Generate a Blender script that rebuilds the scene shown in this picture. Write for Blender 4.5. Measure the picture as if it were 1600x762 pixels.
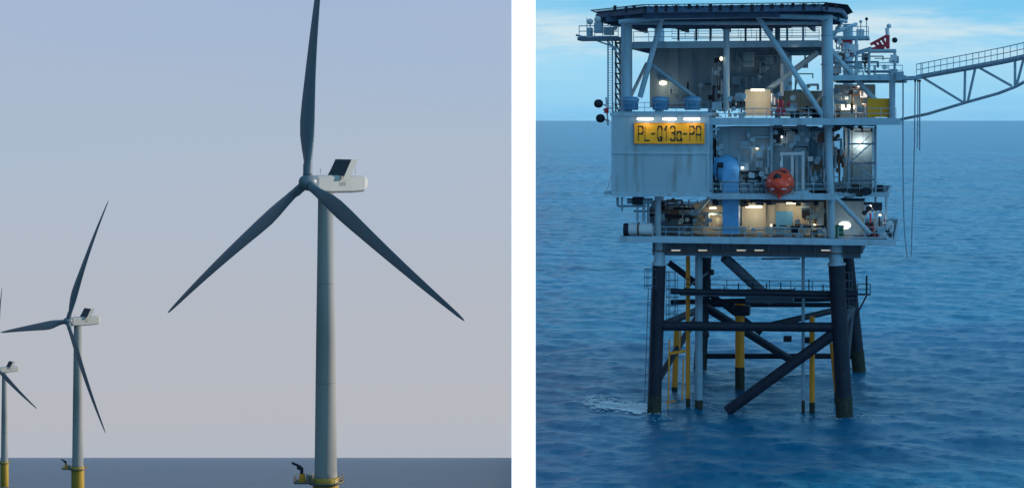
import bpy, math, random
import numpy as np
from mathutils import Vector, Matrix
random.seed(7); RNG = np.random.RandomState(5)
for o in list(bpy.data.objects): bpy.data.objects.remove(o)
S = bpy.context.scene
COL = S.collection
R = math.radians
# ------------------------------------------------------------------ camera
F = 3000.0            # focal length in photo pixels (photo 1600 x 762)
H = 31.1              # eye height above the right-hand sea
cam_d = bpy.data.cameras.new('camera'); cam = bpy.data.objects.new('camera', cam_d); COL.objects.link(cam)
cam.location = (0, 0, H); cam.rotation_euler = (R(90), 0, 0)
cam_d.sensor_width = 36; cam_d.lens = F/1600*36
cam_d.shift_y = -(381-188)/1600.0
cam_d.clip_start = 1; cam_d.clip_end = 300000
S.camera = cam
# ------------------------------------------------------------------ world
SUN_AZ = R(70); SUN_EL = R(13)          # azimuth from +Y towards +X
SV = Vector((math.sin(SUN_AZ)*math.cos(SUN_EL), math.cos(SUN_AZ)*math.cos(SUN_EL), math.sin(SUN_EL)))
W = bpy.data.worlds.new('World'); S.world = W; W.use_nodes = True
nt = W.node_tree; nt.nodes.clear(); N = nt.nodes; L = nt.links
def wmath(op, a, b=None, clamp=False):
    n = N.new('ShaderNodeMath'); n.operation = op; n.use_clamp = clamp
    for i, x in enumerate((a, b)):
        if x is None: continue
        if isinstance(x, (int, float)): n.inputs[i].default_value = x
        else: L.new(x, n.inputs[i])
    return n.outputs[0]
def wramp(fac, stops):
    n = N.new('ShaderNodeValToRGB'); L.new(fac, n.inputs[0]); e = n.color_ramp.elements
    while len(e) > 1: e.remove(e[-1])
    for i, (p, c) in enumerate(stops):
        q = e[0] if i == 0 else e.new(p)
        q.position = p; q.color = (*c, 1)
    return n.outputs[0]
def wrange(x, a, b, c=0.0, d=1.0, smooth=True):
    n = N.new('ShaderNodeMapRange'); n.interpolation_type = 'SMOOTHSTEP' if smooth else 'LINEAR'
    L.new(x, n.inputs[0]); n.inputs[1].default_value = a; n.inputs[2].default_value = b
    n.inputs[3].default_value = c; n.inputs[4].default_value = d
    return n.outputs[0]
def wmix(f, a, b):
    n = N.new('ShaderNodeMix'); n.data_type = 'RGBA'
    if isinstance(f, float): n.inputs[0].default_value = f
    else: L.new(f, n.inputs[0])
    for i, x in ((6, a), (7, b)):
        if isinstance(x, tuple): n.inputs[i].default_value = (*x, 1)
        else: L.new(x, n.inputs[i])
    return n.outputs[2]
def srgb(r, g, b):
    f = lambda c: c/255/12.92 if c/255 <= .04045 else ((c/255+.055)/1.055)**2.4
    return (f(r), f(g), f(b))
tc = N.new('ShaderNodeTexCoord'); sx = N.new('ShaderNodeSeparateXYZ'); L.new(tc.outputs['Generated'], sx.inputs[0])
X, Y, Z = sx.outputs
hyp = wmath('SQRT', wmath('ADD', wmath('MULTIPLY', X, X), wmath('MULTIPLY', Y, Y)))
tanel = wmath('DIVIDE', Z, wmath('MAXIMUM', hyp, 0.02))
# west half: hazy lilac evening sky
eL = wrange(tanel, -0.20, 0.40, smooth=False)
left = wramp(eL, [(0.0, srgb(178, 185, 196)), (0.041, srgb(178, 185, 196)), (0.08, srgb(184, 186, 193)), (0.18, srgb(181, 187, 198)),
                  (0.30, srgb(173, 189, 208)), (0.437, srgb(163, 184, 214)), (0.7, srgb(135, 160, 205)), (1.0, srgb(110, 140, 190))])
# east half: cold blue overcast sky with cloud bands
eR = wrange(tanel, -0.02, 0.30, smooth=False)
right = wramp(eR, [(0.0, srgb(126, 192, 235)), (0.0625, srgb(130, 197, 239)), (0.10, srgb(142, 208, 244)), (0.16, srgb(155, 216, 247)),
                   (0.255, srgb(120, 199, 240)), (0.4, srgb(106, 192, 245)), (1.0, srgb(92, 178, 240))])
cv = N.new('ShaderNodeCombineXYZ')
azr = wmath('DIVIDE', X, wmath('MAXIMUM', Y, 0.05))
L.new(wmath('MULTIPLY', azr, 9.0), cv.inputs[0]); L.new(wmath('MULTIPLY', tanel, 62.0), cv.inputs[1])
cn = N.new('ShaderNodeTexNoise'); L.new(cv.outputs[0], cn.inputs['Vector']); cn.inputs['Scale'].default_value = 1.0
cn.inputs['Detail'].default_value = 7; cn.inputs['Roughness'].default_value = 0.62
band = wmath('MULTIPLY', wrange(tanel, 0.026, 0.040), wrange(tanel, 0.060, 0.052))
cl = wmath('MULTIPLY', wrange(cn.outputs[0], 0.34, 0.60), wmath('ADD', wmath('MULTIPLY', band, 0.85), 0.16))
right = wmix(cl, right, srgb(204, 229, 240))
# the sky behind the viewer: dim blue dusk
upb = wrange(tanel, -0.3, 1.2)
hn = N.new('ShaderNodeTexNoise'); L.new(cv.outputs[0], hn.inputs['Vector']); hn.inputs['Scale'].default_value = 0.28; hn.inputs['Detail'].default_value = 5
left = wmix(wmath('MULTIPLY', wrange(hn.outputs[0], 0.35, 0.7), 0.22), left, srgb(186, 188, 200))
back = wmix(upb, (0.035, 0.09, 0.16), (0.08, 0.22, 0.40))
lr = wrange(azr, 0.0015, 0.011)
front = wmix(lr, left, right)
high = wmix(wrange(Z, 0.25, 0.8), front, (0.13, 0.40, 0.74))
# bright lobe added to the unseen sky behind right to light the platform fronts
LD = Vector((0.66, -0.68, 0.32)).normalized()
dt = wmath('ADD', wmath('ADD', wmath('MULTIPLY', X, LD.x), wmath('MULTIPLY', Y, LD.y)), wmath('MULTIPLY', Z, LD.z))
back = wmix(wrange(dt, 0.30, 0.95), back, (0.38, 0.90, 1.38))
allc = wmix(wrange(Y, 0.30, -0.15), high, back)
sky = N.new('ShaderNodeTexSky'); sky.sky_type = 'NISHITA'; sky.sun_disc = False
sky.sun_elevation = SUN_EL; sky.sun_rotation = SUN_AZ; sky.air_density = 1.5; sky.dust_density = 2.0
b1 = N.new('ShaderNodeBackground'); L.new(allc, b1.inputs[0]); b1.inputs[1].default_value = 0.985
b2 = N.new('ShaderNodeBackground'); L.new(sky.outputs[0], b2.inputs[0]); b2.inputs[1].default_value = 0.001
ad = N.new('ShaderNodeAddShader'); L.new(b1.outputs[0], ad.inputs[0]); L.new(b2.outputs[0], ad.inputs[1])
wo = N.new('ShaderNodeOutputWorld'); L.new(ad.outputs[0], wo.inputs[0])
# ------------------------------------------------------------------ sun
sd = bpy.data.lights.new('sun', 'SUN'); sd.energy = 5.0; sd.angle = R(0.8); sd.color = (1.0, 0.93, 0.84)
so = bpy.data.objects.new('sun', sd); COL.objects.link(so); so.rotation_euler = SV.to_track_quat('Z', 'Y').to_euler()
vs = S.view_settings; vs.view_transform = 'Standard'; vs.look = 'None'; vs.exposure = 0; vs.gamma = 1
# ------------------------------------------------------------------ materials
def mat(name, col, rough=0.5, metal=0.0, var=0.12, scale=0.6, dirt=None, dirt_amt=0.0, bump=0.0, streak=False, emit=None, es=0.0, spec=0.4):
    m = bpy.data.materials.new(name); m.use_nodes = True; t = m.node_tree; n = t.nodes; l = t.links
    p = n['Principled BSDF']; p.inputs['Roughness'].default_value = rough; p.inputs['Metallic'].default_value = metal
    p.inputs['Specular IOR Level'].default_value = spec
    c = n.new('ShaderNodeTexCoord'); mp = n.new('ShaderNodeMapping'); l.new(c.outputs['Object'], mp.inputs[0])
    if streak: mp.inputs['Scale'].default_value = (1, 1, 0.15)
    ns = n.new('ShaderNodeTexNoise'); l.new(mp.outputs[0], ns.inputs['Vector']); ns.inputs['Scale'].default_value = scale
    ns.inputs['Detail'].default_value = 6; ns.inputs['Roughness'].default_value = 0.65
    r = n.new('ShaderNodeValToRGB'); l.new(ns.outputs[0], r.inputs[0])
    r.color_ramp.elements[0].position = 0.3; r.color_ramp.elements[1].position = 0.7
    r.color_ramp.elements[0].color = (*[x*(1-var) for x in col], 1); r.color_ramp.elements[1].color = (*[min(1, x*(1+var)) for x in col], 1)
    out = r.outputs[0]
    if dirt:
        n2 = n.new('ShaderNodeTexNoise'); l.new(mp.outputs[0], n2.inputs['Vector']); n2.inputs['Scale'].default_value = scale*2.3; n2.inputs['Detail'].default_value = 8
        mr = n.new('ShaderNodeMapRange'); l.new(n2.outputs[0], mr.inputs[0]); mr.inputs[1].default_value = 0.52; mr.inputs[2].default_value = 0.75; mr.inputs[4].default_value = dirt_amt
        mx = n.new('ShaderNodeMix'); mx.data_type = 'RGBA'; l.new(mr.outputs[0], mx.inputs[0]); l.new(out, mx.inputs[6]); mx.inputs[7].default_value = (*dirt, 1)
        out = mx.outputs[2]
    l.new(out, p.inputs['Base Color'])
    if bump:
        b = n.new('ShaderNodeBump'); b.inputs['Strength'].default_value = bump; l.new(ns.outputs[0], b.inputs['Height']); l.new(b.outputs[0], p.inputs['Normal'])
    if emit: p.inputs['Emission Color'].default_value = (*emit, 1); p.inputs['Emission Strength'].default_value = es
    return m
RUST = (0.16, 0.07, 0.03)
M = dict(
 steel=mat('pale_blue_steel', (0.36, 0.50, 0.58), 0.5, dirt=(0.2, 0.22, 0.22), dirt_amt=0.5, streak=True),
 steel_b=mat('mid_blue_steel', (0.26, 0.38, 0.46), 0.5, dirt=RUST, dirt_amt=0.4),
 white=mat('white_steel', (0.62, 0.66, 0.68), 0.5, dirt=RUST, dirt_amt=0.3),
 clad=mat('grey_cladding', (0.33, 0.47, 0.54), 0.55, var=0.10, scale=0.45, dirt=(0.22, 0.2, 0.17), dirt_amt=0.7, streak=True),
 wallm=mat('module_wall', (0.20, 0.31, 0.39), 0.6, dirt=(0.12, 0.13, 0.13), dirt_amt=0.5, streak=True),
 beige=mat('beige_panel', (0.50, 0.47, 0.38), 0.6, dirt=RUST, dirt_amt=0.3, streak=True),
 navy=mat('navy_coated_steel', (0.010, 0.014, 0.028), 0.65, var=0.3, scale=0.8, dirt=(0.03, 0.03, 0.03), dirt_amt=0.5, bump=0.1),
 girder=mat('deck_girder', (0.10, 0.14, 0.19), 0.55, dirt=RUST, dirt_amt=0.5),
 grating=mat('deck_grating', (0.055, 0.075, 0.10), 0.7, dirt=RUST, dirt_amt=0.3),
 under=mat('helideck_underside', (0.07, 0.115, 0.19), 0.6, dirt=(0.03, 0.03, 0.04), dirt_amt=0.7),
 yellow=mat('yellow_coat', (0.90, 0.31, 0.02), 0.45, dirt=RUST, dirt_amt=0.6, streak=True),
 sign=mat('sign_yellow', (1.0, 0.43, 0.015), 0.4, var=0.04),
 growth=mat('marine_growth', (0.030, 0.032, 0.022), 0.9, var=0.5, scale=2.5, dirt=(0.08, 0.09, 0.06), dirt_amt=0.8, bump=0.6),
 black=mat('black_paint', (0.02, 0.02, 0.022), 0.5),
 orange=mat('lifeboat_orange', (0.95, 0.075, 0.03), 0.3, var=0.05),
 hoodblue=mat('dusty_blue_paint', (0.12, 0.33, 0.56), 0.55, dirt=(0.1, 0.15, 0.2), dirt_amt=0.6),
 blue=mat('blue_paint', (0.11, 0.37, 0.66), 0.4, dirt=(0.05, 0.1, 0.2), dirt_amt=0.4),
 red=mat('red_paint', (0.50, 0.03, 0.05), 0.4),
 green=mat('green_paint', (0.05, 0.2, 0.1), 0.5),
 rusty=mat('rusty_pipe', (0.16, 0.10, 0.07), 0.7, dirt=RUST, dirt_amt=0.8),
 glass=mat('dark_glass', (0.02, 0.03, 0.04), 0.08, spec=0.6),
 pane=mat('pale_window', (0.25, 0.5, 0.55), 0.15),
 lens=mat('lamp_lens', (0.9, 0.9, 0.8), 0.3, emit=(1.0, 0.80, 0.50), es=3.2),
 lens_dim=mat('dim_lamp_lens', (0.8, 0.8, 0.7), 0.3, emit=(1.0, 0.82, 0.55), es=0.7),
 lens_w=mat('cool_lamp_lens', (0.9, 0.9, 0.9), 0.3, emit=(1.0, 0.90, 0.80), es=3.0),
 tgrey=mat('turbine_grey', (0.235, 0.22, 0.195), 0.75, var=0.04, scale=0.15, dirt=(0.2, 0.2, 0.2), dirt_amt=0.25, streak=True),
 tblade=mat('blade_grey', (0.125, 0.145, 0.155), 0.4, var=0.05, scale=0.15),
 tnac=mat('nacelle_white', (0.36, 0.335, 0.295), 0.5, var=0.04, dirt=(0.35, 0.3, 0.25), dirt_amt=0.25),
 tyel=mat('transition_yellow', (0.42, 0.27, 0.03), 0.5, dirt=RUST, dirt_amt=0.5, streak=True),
 wall=mat('white_render', (0.95, 0.95, 0.95), 0.8, var=0.01),
 foam=mat('foam', (0.95, 0.97, 0.98), 0.9),
)
# ------------------------------------------------------------------ mesh builder
class MB:
    def __init__(s): s.v = []; s.f = []; s.sm = []; s.st = []
    def groups(s, k):
        st = sorted(set(s.st+[0])); st = [x for x in st if x < len(s.v)]; n = len(st)
        V = np.array(s.v); lo = np.array([V[a:b].min(0) for a, b in zip(st, st[1:]+[len(V)])]); hi = np.array([V[a:b].max(0) for a, b in zip(st, st[1:]+[len(V)])])
        size = (hi-lo).max(1); par = list(range(n))
        def find(i):
            while par[i] != i: par[i] = par[par[i]]; i = par[i]
            return i
        for i in range(n-1):
            gap = np.maximum(0, np.maximum(lo[i]-hi[i+1:], lo[i+1:]-hi[i])); d = np.sqrt((gap**2).sum(1)); lim = np.maximum(0.02, k*np.maximum(size[i], size[i+1:]))
            for j in np.nonzero(d <= lim)[0]: par[find(i)] = find(i+1+int(j))
        prim = np.searchsorted(np.array(st), np.arange(len(V)), side='right')-1
        return np.array([find(i) for i in range(n)])[prim]
    def quad(s, pts, smooth=False):
        s.st.append(len(s.v)); b = len(s.v); s.v += [tuple(p) for p in pts]; s.f.append(tuple(range(b, b+len(pts)))); s.sm.append(smooth); return s
    def box(s, x0, x1, y0, y1, z0, z1):
        s.st.append(len(s.v))
        if x0 > x1: x0, x1 = x1, x0
        if y0 > y1: y0, y1 = y1, y0
        if z0 > z1: z0, z1 = z1, z0
        b = len(s.v); s.v += [(x0,y0,z0),(x1,y0,z0),(x1,y1,z0),(x0,y1,z0),(x0,y0,z1),(x1,y0,z1),(x1,y1,z1),(x0,y1,z1)]
        for q in ((0,3,2,1),(4,5,6,7),(0,1,5,4),(1,2,6,5),(2,3,7,6),(3,0,4,7)): s.f.append(tuple(b+i for i in q)); s.sm.append(False)
        return s
    def prism(s, poly, a, b, axis='z'):
        s.st.append(len(s.v))
        def p3(p, t): return {'z': (p[0], p[1], t), 'y': (p[0], t, p[1]), 'x': (t, p[0], p[1])}[axis]
        n = len(poly); i0 = len(s.v)
        s.v += [p3(p, a) for p in poly] + [p3(p, b) for p in poly]
        s.f.append(tuple(i0+i for i in reversed(range(n)))); s.f.append(tuple(i0+n+i for i in range(n))); s.sm += [False, False]
        for i in range(n): j = (i+1) % n; s.f.append((i0+i, i0+j, i0+n+j, i0+n+i)); s.sm.append(False)
        return s
    def tube(s, p, q, r, n=10, r2=None):
        s.st.append(len(s.v)); p = Vector(p); q = Vector(q); d = q-p
        if d.length < 1e-6: return s
        d.normalize(); a = d.orthogonal().normalized(); c = d.cross(a); r2 = r if r2 is None else r2
        b = len(s.v); ring = [(a*math.cos(2*math.pi*i/n)+c*math.sin(2*math.pi*i/n)) for i in range(n)]
        s.v += [tuple(p+k*r) for k in ring]+[tuple(q+k*r2) for k in ring]
        for i in range(n): j = (i+1) % n; s.f.append((b+i, b+j, b+n+j, b+n+i)); s.sm.append(True)
        b2 = len(s.v); s.v += [tuple(p+k*r) for k in ring]+[tuple(q+k*r2) for k in ring]
        s.f.append(tuple(b2+i for i in reversed(range(n)))); s.f.append(tuple(b2+n+i for i in range(n))); s.sm += [False, False]
        return s
    def bar(s, p, q, w, h):          # rectangular section, w horizontal, h in the other direction
        s.st.append(len(s.v)); p = Vector(p); q = Vector(q); d = (q-p).normalized(); up = Vector((0,0,1))
        if abs(d.z) > 0.98: up = Vector((0,1,0))
        a = d.cross(up).normalized()*w/2; c = a.cross(d).normalized()*h/2
        b = len(s.v); s.v += [tuple(e+x) for e in (p, q) for x in (-a-c, a-c, a+c, -a+c)]
        for f in ((3,2,1,0),(4,5,6,7),(0,1,5,4),(1,2,6,5),(2,3,7,6),(3,0,4,7)): s.f.append(tuple(b+i for i in f)); s.sm.append(False)
        return s
    def path(s, pts, r, n=8):
        for a, b in zip(pts, pts[1:]): s.tube(a, b, r, n)
        for a in pts[1:-1]: s.ball(a, r*1.01, 6, 4)
        return s
    def ball(s, c, r, n=16, m=10, sc=(1,1,1)):
        s.st.append(len(s.v)); b = len(s.v)
        for j in range(m+1):
            t = math.pi*j/m
            for i in range(n):
                a = 2*math.pi*i/n; s.v.append((c[0]+r*sc[0]*math.sin(t)*math.cos(a), c[1]+r*sc[1]*math.sin(t)*math.sin(a), c[2]+r*sc[2]*math.cos(t)))
        for j in range(m):
            for i in range(n):
                k = (i+1) % n; s.f.append((b+j*n+i, b+(j+1)*n+i, b+(j+1)*n+k, b+j*n+k)); s.sm.append(True)
        return s
    def lathe(s, prof, c=(0,0,0), axis='z', n=24):
        s.st.append(len(s.v)); b = len(s.v)
        for (r, t) in prof:
            for i in range(n):
                a = 2*math.pi*i/n; x, y = r*math.cos(a), r*math.sin(a)
                q = {'z': (x, y, t), 'y': (x, t, -y), 'x': (t, x, y)}[axis]
                s.v.append((c[0]+q[0], c[1]+q[1], c[2]+q[2]))
        for j in range(len(prof)-1):
            for i in range(n):
                k = (i+1) % n; s.f.append((b+j*n+i, b+j*n+k, b+(j+1)*n+k, b+(j+1)*n+i)); s.sm.append(True)
        return s
    # pixel based helpers on the platform grid (u, v, z)
    def pb(s, x0, y0, x1, y1, v0, v1):
        xm = (x0+x1)/2
        return s.box(UX(x0, v0), UX(x1, v0), v0, v1, ZY(y0, xm, v0), ZY(y1, xm, v0))
    def pt(s, a, b, r, n=10, r2=None): return s.tube(PP(*a), PP(*b), r, n, r2)
    def pp(s, pts, r, n=8): return s.path([PP(*p) for p in pts], r, n)
    def rail(s, p, q, h=1.1, step=1.6, r=0.032):
        p = Vector(p); q = Vector(q); k = max(1, int((q-p).length/step)); up = Vector((0,0,1))
        for i in range(k+1): a = p.lerp(q, i/k); s.tube(a, a+up*h, r, 5)
        for t in (1.0, 0.52): s.tube(p+up*h*t, q+up*h*t, r, 5)
        s.bar(p+up*0.06, q+up*0.06, 0.02, 0.12)
        return s
    def build(s, name, m, parent=None, label=None, kind=None):
        if len(set(s.st)) > 1 and name not in WHOLE:
            g = s.groups(0.0 if name in LOOSE else 0.45); ids = list(dict.fromkeys(g.tolist()))
            if len(ids) > 1:
                first = None
                for i in ids:
                    m2 = MB(); idx = np.nonzero(g == i)[0]; mp = {int(a): b for b, a in enumerate(idx)}
                    m2.v = [s.v[int(a)] for a in idx]
                    for f, q in zip(s.f, s.sm):
                        if f[0] in mp: m2.f.append(tuple(mp[a] for a in f)); m2.sm.append(q)
                    o = m2.build(name, m, parent, label, kind); first = first or o
                return first
        me = bpy.data.meshes.new(name); base = parent_base(parent)
        me.from_pydata([(a-base[0], b-base[1], c-base[2]) for a, b, c in s.v], [], s.f)
        me.polygons.foreach_set('use_smooth', s.sm); me.materials.append(m if not isinstance(m, str) else M[m]); me.update()
        o = bpy.data.objects.new(name, me); COL.objects.link(o)
        if parent is not None: o.parent = parent
        if label: o['label'] = label
        if kind: o['kind'] = kind
        return o
def parent_base(p):
    while p is not None:
        if 'bx' in BASES.get(p.name, {}): return BASES[p.name]['bx']
        p = p.parent
    return (0, 0, 0)
BASES = {}
WHOLE = {'sea_foam', 'sun_blocker', 'stiffener', 'panel_seam', 'lettering', 'hull', 'nacelle', 'rim', 'safety_net', 'ladder', 'blade', 'join_wall'}
LOOSE = {'pipe', 'post', 'brace', 'outrigger', 'web_member', 'hand_wheel', 'signal_light', 'slung_pipe', 'pipe_guide', 'joist', 'main_girder', 'cross_girder', 'riser_clamp', 'wind_vane'}
# platform grid: rotated PHI clockwise, origin at O
PHI = R(12); O = Vector(((1170-800)/F*203, 203.0)); UXV = Vector((math.cos(PHI), -math.sin(PHI))); UYV = Vector((math.sin(PHI), math.cos(PHI)))
def PP(px, py, v):
    r = Vector(((px-800)/F, 1.0)); t = (v+O.dot(UYV))/r.dot(UYV); w = r*t-O
    return (w.dot(UXV), v, H+t*(188-py)/F)
def UX(px, v): return PP(px, 0, v)[0]
def ZY(py, px, v): return PP(px, py, v)[2]
def w2l(x, y, z):
    d = Vector((x, y))-O; return (d.dot(UXV), d.dot(UYV), z)
def thing(name, label, cat, base, group=None):
    """an Empty on the platform grid at grid position base"""
    e = bpy.data.objects.new(name, None); COL.objects.link(e); e.empty_display_size = 0.5
    w = O+UXV*base[0]+UYV*base[1]; e.location = (w.x, w.y, base[2]); e.rotation_euler = (0, 0, -PHI)
    e['label'] = label; e['category'] = cat
    if group: e['group'] = group
    BASES[e.name] = {'bx': tuple(base)}
    return e
def copy_thing(src, delta, label, group=None):
    def cp(o, par):
        c = o.copy(); COL.objects.link(c); c.parent = par
        for k in o.children: cp(k, c)
        return c
    c = cp(src, None); w = UXV*delta[0]+UYV*delta[1]
    c.location = (src.location.x+w.x, src.location.y+w.y, src.location.z+delta[2]); c['label'] = label
    if group: c['group'] = group
    return c
# ------------------------------------------------------------------ seas
NC = 90
lam = 1.1*(17/1.1)**RNG.rand(NC); ang = R(250)+RNG.randn(NC)*R(32); kk = 2*np.pi/lam
amp = 0.0042*lam**0.72*(0.6+0.8*RNG.rand(NC)); pha = RNG.rand(NC)*6.283
def wave(x, y):
    z = np.zeros_like(x)
    for k, a, am, ph in zip(kk, ang, amp, pha):
        t = k*(x*np.cos(a)+y*np.sin(a))+ph
        z += am*(np.sin(t)+0.22*np.sin(2*t+0.6))
    return z
def water_mat(name, base, rough, s1, s2, strength, dist, foam=False):
    m = bpy.data.materials.new(name); m.use_nodes = True; t = m.node_tree; n = t.nodes; l = t.links; p = n['Principled BSDF']
    p.inputs['Roughness'].default_value = rough; p.inputs['IOR'].default_value = 1.33
    g = n.new('ShaderNodeNewGeometry'); mp = n.new('ShaderNodeMapping'); l.new(g.outputs['Position'], mp.inputs[0]); mp.inputs['Scale'].default_value = (0.55, 1.0, 1.0)
    mp.inputs['Rotation'].default_value = (0, 0, R(-12))
    a = n.new('ShaderNodeTexNoise'); a.inputs['Scale'].default_value = s1; a.inputs['Detail'].default_value = 8; a.inputs['Roughness'].default_value = 0.6
    b = n.new('ShaderNodeTexNoise'); b.inputs['Scale'].default_value = s2; b.inputs['Detail'].default_value = 4
    c = n.new('ShaderNodeTexNoise'); c.inputs['Scale'].default_value = 0.012; c.inputs['Detail'].default_value = 4
    for q in (a, b, c): l.new(mp.outputs[0], q.inputs['Vector'])
    mm = n.new('ShaderNodeMath'); mm.operation = 'MULTIPLY_ADD'; l.new(b.outputs[0], mm.inputs[0]); mm.inputs[1].default_value = 2.0; l.new(a.outputs[0], mm.inputs[2])
    bp = n.new('ShaderNodeBump'); bp.inputs['Strength'].default_value = strength; bp.inputs['Distance'].default_value = dist
    l.new(mm.outputs[0], bp.inputs['Height']); l.new(bp.outputs[0], p.inputs['Normal'])
    r = n.new('ShaderNodeValToRGB'); l.new(c.outputs[0], r.inputs[0]); r.color_ramp.elements[0].position = 0.35; r.color_ramp.elements[1].position = 0.65
    r.color_ramp.elements[0].color = (*[x*0.8 for x in base], 1); r.color_ramp.elements[1].color = (*[x*1.2 for x in base], 1)
    l.new(r.outputs[0], p.inputs['Base Color'])
    return m
wm = water_mat('sea_water', (0.003, 0.135, 0.245), 0.22, 2.6, 0.45, 0.7, 0.24)
wm.node_tree.nodes['Principled BSDF'].inputs['Specular IOR Level'].default_value = 0.28
wl = water_mat('hazy_sea_water', (0.04, 0.088, 0.13), 0.3, 0.5, 0.06, 1.0, 3.5)
YF = 4200.0
ys = 118*(YF/118.0)**np.linspace(0, 1, 860); ss = np.linspace(0, 1, 620)
gy = np.repeat(ys[:, None], 620, 1); gx = 0.9+ss[None, :]*(30+0.30*gy)
fade = np.clip((YF-gy)/2200, 0, 1)*np.clip((1-ss[None, :])/0.08, 0, 1)*np.clip((gy-118)/8, 0, 1)
gz = wave(gx, gy)*fade
me = bpy.data.meshes.new('sea'); nv = gx.size; nr, ncol = gx.shape
idx = np.arange(nv).reshape(nr, ncol); q = np.stack([idx[:-1,:-1], idx[:-1,1:], idx[1:,1:], idx[1:,:-1]], -1).reshape(-1, 4)
far = [(0.9,YF,0),(0.9+30+.3*YF,YF,0),(0.9+30+.3*118,118,0),(0.9,118,0), (0.9,-400,0),(90000,-400,0),(90000,120000,0),(0.9,120000,0),(90000,118,0),(90000,YF,0)]
fq = [(4,5,8,2),(4,2,3,3),(2,8,9,1),(0,1,9,6),(0,6,7,7)]
co = np.concatenate([np.stack([gx, gy, gz], -1).reshape(-1, 3), np.array(far, float)])
faces = q.tolist()+[tuple(nv+i for i in dict.fromkeys(f)) for f in fq]
me.from_pydata(co.tolist(), [], faces); me.polygons.foreach_set('use_smooth', [True]*len(faces)); me.materials.append(wm)
o = bpy.data.objects.new('sea', me); COL.objects.link(o); o['kind'] = 'structure'; o.visible_shadow = False
SL = (714-188)/F
def lz(y): return H-20-SL*y
me = bpy.data.meshes.new('sea'); me.from_pydata([(-60000,20,lz(20)),(0.4,20,lz(20)),(0.4,150000,lz(150000)),(-60000,150000,lz(150000))], [], [(0,1,2,3)]); me.materials.append(wl)
o = bpy.data.objects.new('sea', me); COL.objects.link(o); o['kind'] = 'structure'
# foam streak beside the left jacket leg
fm = MB()
for i in range(950):
    t = random.random(); px = 914+92*t+random.gauss(0, 3); py = 628+9*t+random.gauss(0, 3.0+2*(1-t)); d = H*F/(py-188)
    x = (px-800)/F*d; y = d; r = random.uniform(0.04, 0.22)*(0.5+1.3*t); k = random.randint(5, 7)
    z = float(wave(np.array([x]), np.array([y]))[0])+0.05; a0 = random.random()*6
    fm.quad([(x+r*1.6*math.cos(a0+6.283*j/k)*random.uniform(.6, 1.2), y+2.2*r*math.sin(a0+6.283*j/k)*random.uniform(.6, 1.2), z) for j in range(k)])
for (px, py, rr) in ((1022,649,1.0),(1320,651,1.1),(1342,574,1.0),(1094,577,1.0),(1136,643,.8),(1092,636,.7),(1156,599,.8),(1269,640,.5),(1076,628,.5),(1255,650,.4),(1308,620,.5)):
    d = H*F/(py-188); cx_, cy_ = (px-800)/F*d, d
    for i in range(int(46*rr)):
        a0 = random.random()*6.283; q_ = rr*random.uniform(.8, 1.7)+random.expovariate(3); x = cx_+q_*math.cos(a0)+.2; y = cy_+q_*1.2*math.sin(a0); r = random.uniform(.02, .09)
        z = float(wave(np.array([x]), np.array([y]))[0])+0.04
        fm.quad([(x+r*1.8*math.cos(6.283*j/6)*random.uniform(.5, 1.2), y+1.6*r*math.sin(6.283*j/6)*random.uniform(.5, 1.2), z) for j in range(6)])
o = fm.build('sea_foam', 'foam'); o['kind'] = 'stuff'; o['label'] = 'thin white streak of foam on the water beside the dark platform leg'; o['category'] = 'foam'
# ------------------------------------------------------------------ white strip between the views, added as a slab slanted to catch sun
e = bpy.data.objects.new('added_divider', None); COL.objects.link(e)
e['label'] = 'tall plain white strip between the two views, added as a slab and low wall'; e['category'] = 'wall'
t_ = 2.97; A = (-0.03, 140.0); B = (A[0]+.6*t_, A[1]+.8*t_)
MB().prism([A, B, (A[0], 145.5)], -25, 45).build('divider_slab', 'wall', e)
bw = MB(); y0, y1 = 146.0, 120000.0
vv = [(0,y0,lz(y0)-3),(0.9,y0,lz(y0)-3),(0.9,y0,.8),(0,y0,.8),(0,y1,lz(y1)-3),(0.9,y1,lz(y1)-3),(0.9,y1,.8),(0,y1,.8)]
bw.v = vv
for f in ((0,1,2,3),(7,6,5,4),(4,5,1,0),(3,2,6,7),(1,5,6,2),(4,0,3,7)): bw.f.append(f); bw.sm.append(False)
bw.build('join_wall', 'wall', e).visible_shadow = False
# unseen cluster of balls added in the east to block sun from the platform
cb = MB()
base = Vector((8.0, 222, 15))+SV*600
perp = Vector((-math.cos(SUN_AZ), math.sin(SUN_AZ), 0))
for i in range(60):
    c = base+perp*random.uniform(-1, 1)*32+Vector((0, 0, random.uniform(-60, 60)))+Vector((SV.x, SV.y, 0))*random.uniform(-60, 60)
    cb.ball(c, random.uniform(24, 30), 14, 8, (1, 1, 0.8))
o = cb.build('sun_blocker', mat('blocker_white', (0.8, 0.82, 0.85), 0.9)); o['kind'] = 'stuff'; o['label'] = 'unseen pale blob added in the east to block the sun'; o['category'] = 'sun_blocker'

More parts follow.
